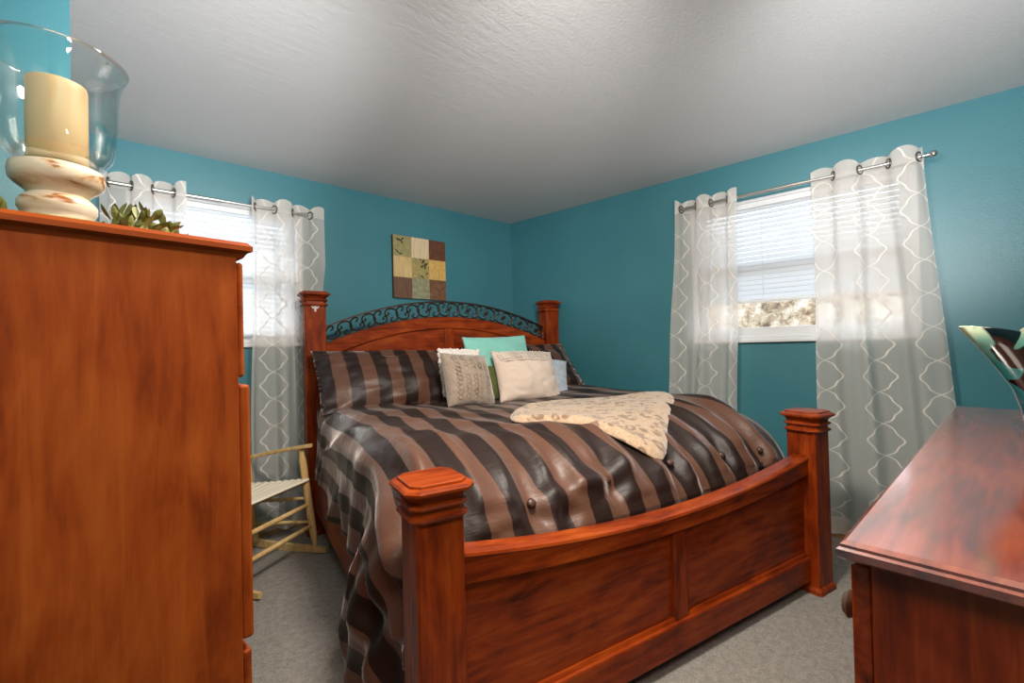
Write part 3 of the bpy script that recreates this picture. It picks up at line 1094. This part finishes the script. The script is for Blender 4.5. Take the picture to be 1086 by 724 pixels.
def inside(x, y, P):
    c_ = False
    for (x1, y1), (x2, y2) in zip(P, P[1:] + P[:1]):
        if (y1 > y) != (y2 > y) and x < (x2 - x1) * (y - y1) / (y2 - y1) + x1: c_ = not c_
    return c_


def edge_dist(x, y, P):
    best = 9
    for (x1, y1), (x2, y2) in zip(P, P[1:] + P[:1]):
        dx, dy = x2 - x1, y2 - y1
        t_ = max(0, min(1, ((x - x1) * dx + (y - y1) * dy) / (dx * dx + dy * dy)))
        best = min(best, math.hypot(x - x1 - t_ * dx, y - y1 - t_ * dy))
    return best


outline = [(p.x, p.y) for p in catmull([(x, y, 0) for x, y in poly], 4, True)]
bm = BM()
LAY = 9
cxp, cyp = sum(p[0] for p in outline) / len(outline), sum(p[1] for p in outline) / len(outline)
NR = 22
top, botm = [], []
for k in range(NR + 1):
    q = 1 - (k / NR)
    rt, rb = [], []
    for (x, y) in outline:
        X, Y = cxp + (x - cxp) * q, cyp + (y - cyp) * q
        de = edge_dist(X, Y, outline)
        T = 0.016 * min(1.0, (de / 0.035)) ** 0.6
        w_ = 0.006 * noise.noise((X * 6, Y * 6, 3)) * ss(0, 0.05, de) + 0.012 * (ridged(X * 3.5 + Y * 2, Y * 3, 5) - 0.6) * ss(0, 0.08, de)
        # a rolled fold along the left front edge
        fl = 0.014 * math.exp(-((de - 0.035) / 0.03) ** 2) * (1 - ss(-0.05, 0.35, X))
        zb = ztop(X, Y) + 0.012
        rt.append(bm.verts.new((X, Y, zb + T + (w_ if de > 0.005 else 0) + fl)))
        rb.append(bm.verts.new((X, Y, zb - 0.004)))
    top.append(rt); botm.append(rb)
no = len(outline)
for rr_, fl in ((top, False), (botm, True)):
    for k in range(NR - 1):
        for i in range(no):
            q = (rr_[k][i], rr_[k][(i + 1) % no], rr_[k + 1][(i + 1) % no], rr_[k + 1][i])
            f = bm.faces.new(q[::-1] if fl else q)
            f.smooth = True
    f = bm.faces.new(rr_[NR - 1] if not fl else rr_[NR - 1][::-1])
    f.smooth = True
for i in range(no):
    f = bm.faces.new((botm[0][i], botm[0][(i + 1) % no], top[0][(i + 1) % no], top[0][i])); f.smooth = True
for v_ in [v for v in bm.verts if not v.link_faces]: bm.verts.remove(v_)
th_ = link('throw_blanket', bm, M['leopard'], mat=BED)
tag(th_, 'folded tan leopard print plush throw lying across the comforter', 'throw blanket')

# ------------------------------------------------------------------ canvas print above the headboard
t = NT('patchwork_botanical_print')
tc = t.obj(which='UV')
sp = t.n('ShaderNodeSeparateXYZ', {0: tc})
nzA = t.noise(t.obj((6, 6, 6), which='UV'), 3, 6, 0.65, 0.8)
nzB = t.noise(t.obj((14, 1.2, 1), which='UV'), 3, 4)
cells = [[('r', (92, 60, 44), (120, 88, 66)), ('p', (122, 120, 92), (160, 158, 124)), ('p', (84, 52, 38), (140, 96, 66))],
         [('r', (190, 160, 104), (214, 186, 132)), ('l', (132, 128, 78), (186, 160, 98)), ('p', (196, 152, 76), (222, 182, 108))],
         [('l', (134, 132, 82), (170, 150, 104)), ('r', (206, 176, 136), (226, 204, 172)), ('p', (82, 46, 30), (116, 70, 46))]]
X3 = t.math('MULTIPLY', sp.outputs[0], 3.0)
Y3 = t.math('MULTIPLY', sp.outputs[1], 3.0)


def leaf_mask(cx, cy, rx, ry, rot):
    ca, sa = math.cos(rot), math.sin(rot)
    dx = t.math('SUBTRACT', sp.outputs[0], cx)
    dy = t.math('SUBTRACT', sp.outputs[1], cy)
    p = t.math('DIVIDE', t.math('ADD', t.math('MULTIPLY', dx, ca), t.math('MULTIPLY', dy, sa)), rx)
    q = t.math('DIVIDE', t.math('SUBTRACT', t.math('MULTIPLY', dy, ca), t.math('MULTIPLY', dx, sa)), ry)
    r = t.math('ADD', t.math('MULTIPLY', p, p), t.math('ABSOLUTE', q))
    return t.math('LESS_THAN', t.math('ADD', r, t.math('MULTIPLY', nzA, 0.35)), 1.1)


leafm = 0.0
for lf in ((0.10, 0.93, .055, .020, -0.3), (0.155, 0.90, .045, .017, -1.0), (0.17, 0.95, .04, .015, 0.6), (0.07, 0.74, .06, .012, -0.7), (0.13, 0.71, .05, .012, -0.2),
           (0.55, 0.62, .05, .022, 1.0), (0.60, 0.58, .05, .022, 0.3), (0.585, 0.53, .045, .020, 1.5), (0.53, 0.54, .045, .018, 0.6), (0.50, 0.645, .03, .012, -0.5), (0.62, 0.43, .03, .014, 0.9), (0.53, 0.37, .04, .014, -0.6)):
    leafm = t.math('MAXIMUM', leafm, leaf_mask(*lf))
res = None
for j in range(3):
    for i in range(3):
        ty, c1, c2 = cells[j][i]
        fac = t.ramp(nzB if ty == 'r' else nzA, [(0.35, 0.0), (0.65, 1.0)])
        cc = t.mix(fac, srgb(*c1), srgb(*c2))
        if ty == 'l': cc = t.mix(leafm, cc, srgb(58, 56, 40))
        if res is None: res = cc
        else:
            inx = t.math('MULTIPLY', t.math('GREATER_THAN', X3, float(i)), t.math('LESS_THAN', X3, i + 1.0))
            iny = t.math('MULTIPLY', t.math('GREATER_THAN', Y3, float(j)), t.math('LESS_THAN', Y3, j + 1.0))
            res = t.mix(t.math('MULTIPLY', inx, iny), res, cc)
M['print'] = t.done(t.bsdf(Base_Color=res, Roughness=0.55))
M['print_edge'] = plain('dark_canvas_edge', srgb(64, 46, 34), 0.6)
bm = BM()
uvl = bm.loops.layers.uv.verify()
box(bm, -1.306, -0.809, -0.032, -0.002, 1.629, 2.138, 0.0)
bm.normal_update()
for f in bm.faces:
    c_ = f.calc_center_median()
    if c_.y < -0.031:
        f.material_index = 0
        for lp in f.loops:
            lp[uvl].uv = ((lp.vert.co.x + 1.306) / 0.497, (lp.vert.co.z - 1.629) / 0.509)
    else:
        f.material_index = 1
cx_ = -1.0575
bmesh.ops.translate(bm, verts=bm.verts[:], vec=(-cx_, 0, -1.88))
tag(link('canvas_print', bm, [M['print'], M['print_edge']], mat=F1 @ Matrix.Translation((cx_, 0, 1.88))),
    'square nine patch canvas print in browns and greens above the headboard', 'picture')

# ------------------------------------------------------------------ chest of drawers
CH = Matrix.Translation((0.244, 0.879, 0)) @ Matrix.Rotation(rad(4.1), 4, 'Z')
chest = empty('chest_of_drawers', CH, 'tall cherry wood chest of drawers seen from its side at the left', 'chest of drawers')
CD, CWD = 0.50, 0.90      # depth (towards -x), width (towards +y)
bm = BM(); box(bm, -CD + 0.01, -0.022, 0.012, CWD - 0.012, 0.0, 1.374, 0.002)
link('body', bm, M['chest_z'], chest)
bm = BM()
prof = [(0.0, 1.372), (0.004, 1.379), (0.012, 1.384), (0.012, 1.392), (0.006, 1.3985), (0.0, 1.40)]
rings(bm, [[(-CD - d_ + 0.012, -d_ + 0.012, z), (d_ - 0.012, -d_ + 0.012, z), (d_ - 0.012, CWD + d_ - 0.012, z), (-CD - d_ + 0.012, CWD + d_ - 0.012, z)] for d_, z in prof])
link('top', bm, M['chest_x'], chest)


def drawer(z0, z1, x1):
    bm = BM(); box(bm, -0.0215, x1, 0.016, CWD - 0.016, z0, z1, 0.006, 3)
    d_ = link('drawer', bm, M['chest_y'], chest)
    for yy in (0.25, 0.65):
        bm = BM()
        t_ = bmesh.new()
        lathe(t_, [(0.006, -0.002), (0.006, 0.012), (0.014, 0.018), (0.016, 0.024), (0.010, 0.029), (0.001, 0.030)], 16)
        merge(bm, t_, 0, Matrix.Translation((x1, yy, (z0 + z1) / 2)) @ Matrix.Rotation(PI / 2, 4, 'Y'))
        link('knob', bm, M['bronze'], d_, smooth=True, angle=50)


drawer(1.165, 1.366, -0.010)
for ya_, yb_, ky_ in ((0.016, CWD / 2 - 0.002, CWD / 2 - 0.05), (CWD / 2 + 0.002, CWD - 0.016, CWD / 2 + 0.05)):
    bm = BM(); box(bm, -0.0215, -0.002, ya_, yb_, 0.712, 1.152, 0.006, 3)
    d_ = link('door', bm, M['chest_z'], chest)
    bm = BM()
    t_ = bmesh.new()
    lathe(t_, [(0.006, -0.002), (0.006, 0.012), (0.014, 0.018), (0.016, 0.024), (0.010, 0.029), (0.001, 0.030)], 16)
    merge(bm, t_, 0, Matrix.Translation((-0.002, ky_, 0.93)) @ Matrix.Rotation(PI / 2, 4, 'Y'))
    link('knob', bm, M['bronze'], d_, smooth=True, angle=50)
drawer(0.40, 0.694, -0.006)
drawer(0.095, 0.396, -0.006)
bm = BM(); box(bm, -0.0215, -0.001, 0.012, CWD - 0.012, 0.0, 0.088, 0.004)
link('base_rail', bm, M['chest_y'], chest)

# ------------------------------------------------------------------ candle holder, candle, wreath
HX, HY = 0.004, 1.085
hol = empty('hurricane_candle_holder', Matrix.Translation((HX, HY, 1.4)), 'large clear glass hurricane on a glazed ceramic pedestal, on the tall chest', 'candle holder')
bm = BM()
lathe(bm, [(0.030, 0.0), (0.050, 0.0), (0.056, 0.006), (0.054, 0.020), (0.046, 0.034), (0.043, 0.042), (0.046, 0.048), (0.050, 0.056), (0.050, 0.066), (0.044, 0.074), (0.037, 0.080),
           (0.042, 0.086), (0.054, 0.096), (0.0595, 0.103), (0.0605, 0.115), (0.059, 0.125), (0.050, 0.129), (0.001, 0.129)], 48)
link('pedestal', bm, M['ceramic'], hol, smooth=True, angle=60)
bm = BM()
gp = [(0.001, 0.131), (0.044, 0.131), (0.060, 0.138), (0.071, 0.154), (0.0765, 0.180), (0.079, 0.215), (0.080, 0.255), (0.083, 0.285), (0.090, 0.305), (0.0945, 0.312)]
gi = [(r - 0.003 if r > 0.01 else r, z + 0.003) for r, z in gp[::-1]]
lathe(bm, gp + [(0.0948, 0.3145)] + [(0.093, 0.316)] + gi[1:], 64, cap0=False, cap1=False)
link('glass_bowl', bm, M['glass'], hol, smooth=True)
cd = empty('pillar_candle', Matrix.Translation((HX, HY, 1.4 + 0.1345)), 'ivory pillar candle standing inside the glass hurricane', 'candle')
bm = BM()
lathe(bm, [(0.001, 0.0), (0.038, 0.0), (0.039, 0.002), (0.039, 0.132), (0.0375, 0.137), (0.034, 0.1375), (0.026, 0.131), (0.004, 0.127), (0.001, 0.127)], 40)
link('wax_body', bm, M['wax'], cd, smooth=True, angle=40)
bm = BM(); tube(bm, [(0, 0, 0.1275), (0.001, 0, 0.133), (0.003, 0, 0.139)], 0.0012, 6)
link('wick', bm, M['iron'], cd)
rnd = random.Random(4)
bm = BM()
tube(bm, [(0.115 * math.cos(a), 0.115 * math.sin(a), 0.014) for a in [2 * PI * k / 30 for k in range(30)]], 0.009, 8, closed=True)


def leaf(bm, base, dirv, L, W):
    dirv = dirv.normalized()
    up = Vector((rnd.uniform(-.5, .5), rnd.uniform(-.5, .5), 1))
    s = dirv.cross(up).normalized()
    n_ = s.cross(dirv)
    rows_ = []
    for k, (q, wq) in enumerate(((0, .25), (.3, .8), (.6, 1), (.85, .6), (1, .05))):
        c_ = base + dirv * L * q + n_ * (L * 0.25 * q * q)
        rows_.append([c_ + s * W * wq, c_ - n_ * W * 0.28 * wq, c_ - s * W * wq, c_ + n_ * W * 0.28 * wq])
    rings(bm, rows_)


for k in range(560):
    a = rnd.uniform(-PI / 2 + 0.62, 1.5 * PI - 0.62)
    rr_ = 0.118 + rnd.uniform(-0.03, 0.04)
    bx_ = Vector((rr_ * math.cos(a), rr_ * math.sin(a), rnd.uniform(0.006, 0.042)))
    dv = Vector((math.cos(a) * rnd.uniform(-.3, 1.2) + rnd.uniform(-.6, .6), math.sin(a) * rnd.uniform(-.3, 1.2) + rnd.uniform(-.6, .6), rnd.uniform(.0, .9)))
    leaf(bm, bx_, dv, rnd.uniform(.02, .034), rnd.uniform(.0045, .008))
for v_ in bm.verts: v_.co.z = max(v_.co.z, 0.001)
tag(link('leaf_wreath', bm, M['leaf'], mat=Matrix.Translation((HX, HY, 1.4))), 'ring of green sedum leaves around the candle pedestal on the chest', 'wreath')

# ------------------------------------------------------------------ dresser
DR = Matrix.Translation((0.756, 0.136, 0)) @ Matrix.Rotation(rad(-2.98), 4, 'Z')
dresser = empty('dresser', DR, 'long low cherry wood dresser at the right with glossy top', 'dresser')
DL, DD = 1.767, 0.50
bm = BM(); box(bm, 0.022, DL - 0.022, -DD + 0.01, -0.034, 0.0, 0.904, 0.002)
link('body', bm, M['dresser_z'], dresser)
bm = BM()
prof = [(-0.006, 0.9035), (0.0, 0.908), (0.0, 0.918), (-0.004, 0.921), (-0.004, 0.925), (-0.010, 0.930)]
rings(bm, [[(-d_, -DD - d_, z), (DL + d_, -DD - d_, z), (DL + d_, d_, z), (-d_, d_, z)] for d_, z in prof])
link('top', bm, M['dresser_top'], dresser)
nx_ = 3
for j, (z0, z1) in enumerate(((0.70, 0.892), (0.405, 0.69), (0.11, 0.395))):
    for i in range(nx_):
        w_ = (DL - 0.05) / nx_
        xa = 0.025 + i * w_
        bm = BM(); box(bm, xa + 0.003, xa + w_ - 0.003, -0.0335, -0.010, z0, z1, 0.005, 3)
        d_ = link('drawer', bm, M['dresser_x'], dresser)
        for fx in (0.11, 0.89):
            bm = BM()
            t_ = bmesh.new()
            lathe(t_, [(0.007, -0.002), (0.007, 0.006), (0.017, 0.009), (0.021, 0.015), (0.014, 0.022), (0.001, 0.024)], 18)
            merge(bm, t_, 0, Matrix.Translation((xa + w_ * fx, -0.010, (z0 + z1) / 2 + 0.01)) @ Matrix.Rotation(-PI / 2, 4, 'X'))
            link('knob', bm, M['bronze'], d_, smooth=True, angle=50)
bm = BM(); box(bm, 0.022, DL - 0.022, -0.0335, -0.012, 0.0, 0.10, 0.004)
link('base_rail', bm, M['dresser_x'], dresser)

# ------------------------------------------------------------------ vase
vz = empty('ruffled_vase', Matrix.Translation((1.69, -0.150, 0.93)) @ Matrix.Scale(0.95, 4, (0, 0, 1)) @ Matrix.Rotation(rad(10), 4, 'Z'), 'teal and black art glass vase with ruffled rim on the dresser', 'vase')


def vmod(r, z, a):
    q = ss(0.10, 0.29, z)
    return r * (1 + q * (0.42 * math.cos(3 * a + 0.5) + 0.12 * math.cos(6 * a + 1.0)))


vp = [(0.03, 0.0), (0.052, 0.002), (0.056, 0.012), (0.053, 0.03), (0.056, 0.06), (0.063, 0.10), (0.074, 0.15), (0.088, 0.20), (0.104, 0.25), (0.122, 0.292)]


def vring(r, z, off=0.0, n=84):
    out = []
    for k in range(n):
        a = 2 * PI * k / n
        q = vmod(r, z, a) - off
        zz = z + ss(0.16, 0.29, z) * 0.022 * math.cos(3 * a + 0.5)
        out.append((q * math.cos(a), q * math.sin(a), zz))
    return out


bm = BM()
rings(bm, [vring(r, z) for r, z in vp] + [vring(0.1215, 0.295, 0.002)], cap1=False)
link('body', bm, M['vase'], vz, smooth=True, angle=70)
bm = BM()
rings(bm, [vring(0.1215, 0.295, 0.002)] + [vring(r, z + 0.002, 0.005) for r, z in vp[::-1][:-2]], cap0=False, cap1=True)
link('lining', bm, M['vase_in'], vz, smooth=True, recalc=False)

# ------------------------------------------------------------------ rocking chair
RC = Matrix.Translation((0.8, 2.82, 0)) @ Matrix.Rotation(math.atan2(-0.515, -0.857) + PI, 4, 'Z')
# local +y = facing; facing world (0.515,-0.857)
ang = math.atan2(-0.857, 0.515) - PI / 2
FRL = Vector((1.085, 2.806, 0))      # where the far front leg meets its rocker
facing = Vector((0.515, -0.857, 0)); side = Vector((0.857, 0.515, 0))   # side points to the far leg
HWD = 0.255
org = FRL - side * HWD - facing * 0.20
RC = Matrix.Translation(org) @ Matrix(((side.x, facing.x, 0, 0), (side.y, facing.y, 0, 0), (0, 0, 1, 0), (0, 0, 0, 1)))
chair = empty('rocking_chair', RC, 'pale wooden rocking chair with cream slat seat between chest and bed', 'rocking chair')


def turned(bm, a, b_, r=0.015, n=12, rr_=None):
    a, b_ = Vector(a), Vector(b_)
    pts, rs = [], []
    for k in range(25):
        q = k / 24
        pts.append(a.lerp(b_, q))
        if rr_: rs.append(rr_(q))
        else: rs.append(r * (0.72 + 0.28 * math.sin(PI * q) ** 0.6))
    tube(bm, pts, rs, n)


def legr(q):
    r = 0.019 + 0.003 * math.sin(PI * q)
    if 0.35 < q < 0.75: r += 0.0022 * math.sin(q * 150)
    if q < 0.12: r *= 0.55 + 0.45 * q / 0.12
    if q > 0.9: r *= 0.8
    return r


# rockers
def rocker_z(y): return 0.012 + 0.16 * (y - 0.02) ** 2


for s in (-1, 1):
    bm = BM()
    rings(bm, [[(s * HWD - 0.011, y, rocker_z(y) - 0.011), (s * HWD + 0.011, y, rocker_z(y) - 0.011), (s * HWD + 0.011, y, rocker_z(y) + 0.03 * (1 - 0.5 * abs(q * 2 - 1) ** 3)), (s * HWD - 0.011, y, rocker_z(y) + 0.03 * (1 - 0.5 * abs(q * 2 - 1) ** 3))]
               for q, y in [(k / 30, lerp(-0.50, 0.285, k / 30)) for k in range(31)]])
    link('rocker', bm, M['rocker'], chair, smooth=True, angle=40)
    bm = BM()
    turned(bm, (s * HWD, 0.205, rocker_z(0.2) + 0.02), (s * HWD * 1.0, 0.115, 0.632), rr_=legr)
    link('front_leg', bm, M['rocker'], chair, smooth=True)
    bm = BM()
    tube(bm, catmull([(s * HWD * 0.92, -0.205, rocker_z(-0.2) + 0.02), (s * HWD * 0.92, -0.235, 0.34), (s * HWD * 0.92, -0.265, 0.62), (s * HWD * 0.92, -0.325, 1.0)], 8), [0.019] * 25, 12)
    link('back_post', bm, M['rocker'], chair, smooth=True)
    bm = BM()
    sec = []
    for k in range(21):
        q = k / 20
        y = lerp(-0.262, 0.185, q)
        z = lerp(0.556, 0.642, q) + 0.004 * math.sin(q * PI)
        hw = 0.014 + 0.014 * ss(0.35, 0.85, q) * (1 - 0.75 * ss(0.9, 1.0, q))
        x = s * lerp(HWD * 0.92, HWD, q)
        sec.append([(x - hw, y, z - 0.006), (x - hw * 0.6, y, z - 0.011), (x + hw * 0.6, y, z - 0.011), (x + hw, y, z - 0.006), (x + hw, y, z + 0.006), (x + hw * 0.6, y, z + 0.011), (x - hw * 0.6, y, z + 0.011), (x - hw, y, z + 0.006)])
    rings(bm, sec)
    link('armrest', bm, M['rocker'], chair, smooth=True, angle=40)
    for za, zb in ((0.325, 0.29), (0.185, 0.15)):
        bm = BM()
        ya = lerp(0.205, 0.115, (za - 0.05) / 0.58)
        turned(bm, (s * HWD, ya, za), (s * HWD * 0.92, -0.222, zb), 0.011)
        link('side_rung', bm, M['rocker'], chair, smooth=True)
for za in (0.29, 0.165):
    bm = BM()
    ya = lerp(0.205, 0.115, (za - 0.05) / 0.58)
    turned(bm, (-HWD, ya, za), (HWD, ya, za), 0.0135)
    link('front_rung', bm, M['rocker'], chair, smooth=True)
# seat: two side rails, front rail, dished cream slats
bm = BM()
turned(bm, (-HWD, 0.145, 0.425), (HWD, 0.145, 0.425), 0.013)
turned(bm, (-HWD * 0.92, -0.235, 0.385), (HWD * 0.92, -0.235, 0.385), 0.013)
for s in (-1, 1): turned(bm, (s * HWD, 0.145, 0.425), (s * HWD * 0.92, -0.235, 0.385), 0.012)
link('seat_frame', bm, M['rocker'], chair, smooth=True)
bm = BM()
for k in range(9):
    q = k / 8
    y0 = lerp(0.160, -0.215, q)
    hw = lerp(HWD, HWD * 0.92, q) - 0.006
    z0 = lerp(0.440, 0.402, q)
    dish = 0.02 * math.sin(PI * q)
    rings(bm, [[(x, y0 + dy_, z0 - dish * (1 - (x / hw) ** 2) + dz_) for dy_, dz_ in ((-0.018, -0.005), (0.018, -0.005), (0.019, -0.001), (0.012, 0.006), (-0.012, 0.006), (-0.019, -0.001))] for x in [lerp(-hw, hw, i / 16) for i in range(17)]])
link('seat', bm, M['rocker_seat'], chair)
for zc in (0.62, 0.78, 0.93):
    bm = BM()
    yb = -0.262 - (zc - 0.62) * 0.17
    rings(bm, [[(x, yb - 0.02 * (1 - (x / 0.235) ** 2) - 0.006, zc - 0.03), (x, yb - 0.02 * (1 - (x / 0.235) ** 2) + 0.006, zc - 0.03), (x, yb - 0.02 * (1 - (x / 0.235) ** 2) + 0.006, zc + 0.03 + 0.015 * (1 - (x / 0.235) ** 2)), (x, yb - 0.02 * (1 - (x / 0.235) ** 2) - 0.006, zc + 0.03 + 0.015 * (1 - (x / 0.235) ** 2))] for x in [lerp(-0.235, 0.235, i / 16) for i in range(17)]])
    link('back_slat', bm, M['rocker'], chair)

# ------------------------------------------------------------------ outside the windows
bm = BM(); box(bm, -12, 14, -10, 14, -0.5, -0.12)
tag(link('ground', bm, M['snow']), kind='structure')
bm = BM()
box(bm, -1.0, 6.0, 2.6, 3.0, -0.3, 1.9, 0.03)
tag(link('garden_wall', bm, M['stone'], mat=F2), 'weathered stone garden wall outside the right window', 'wall')
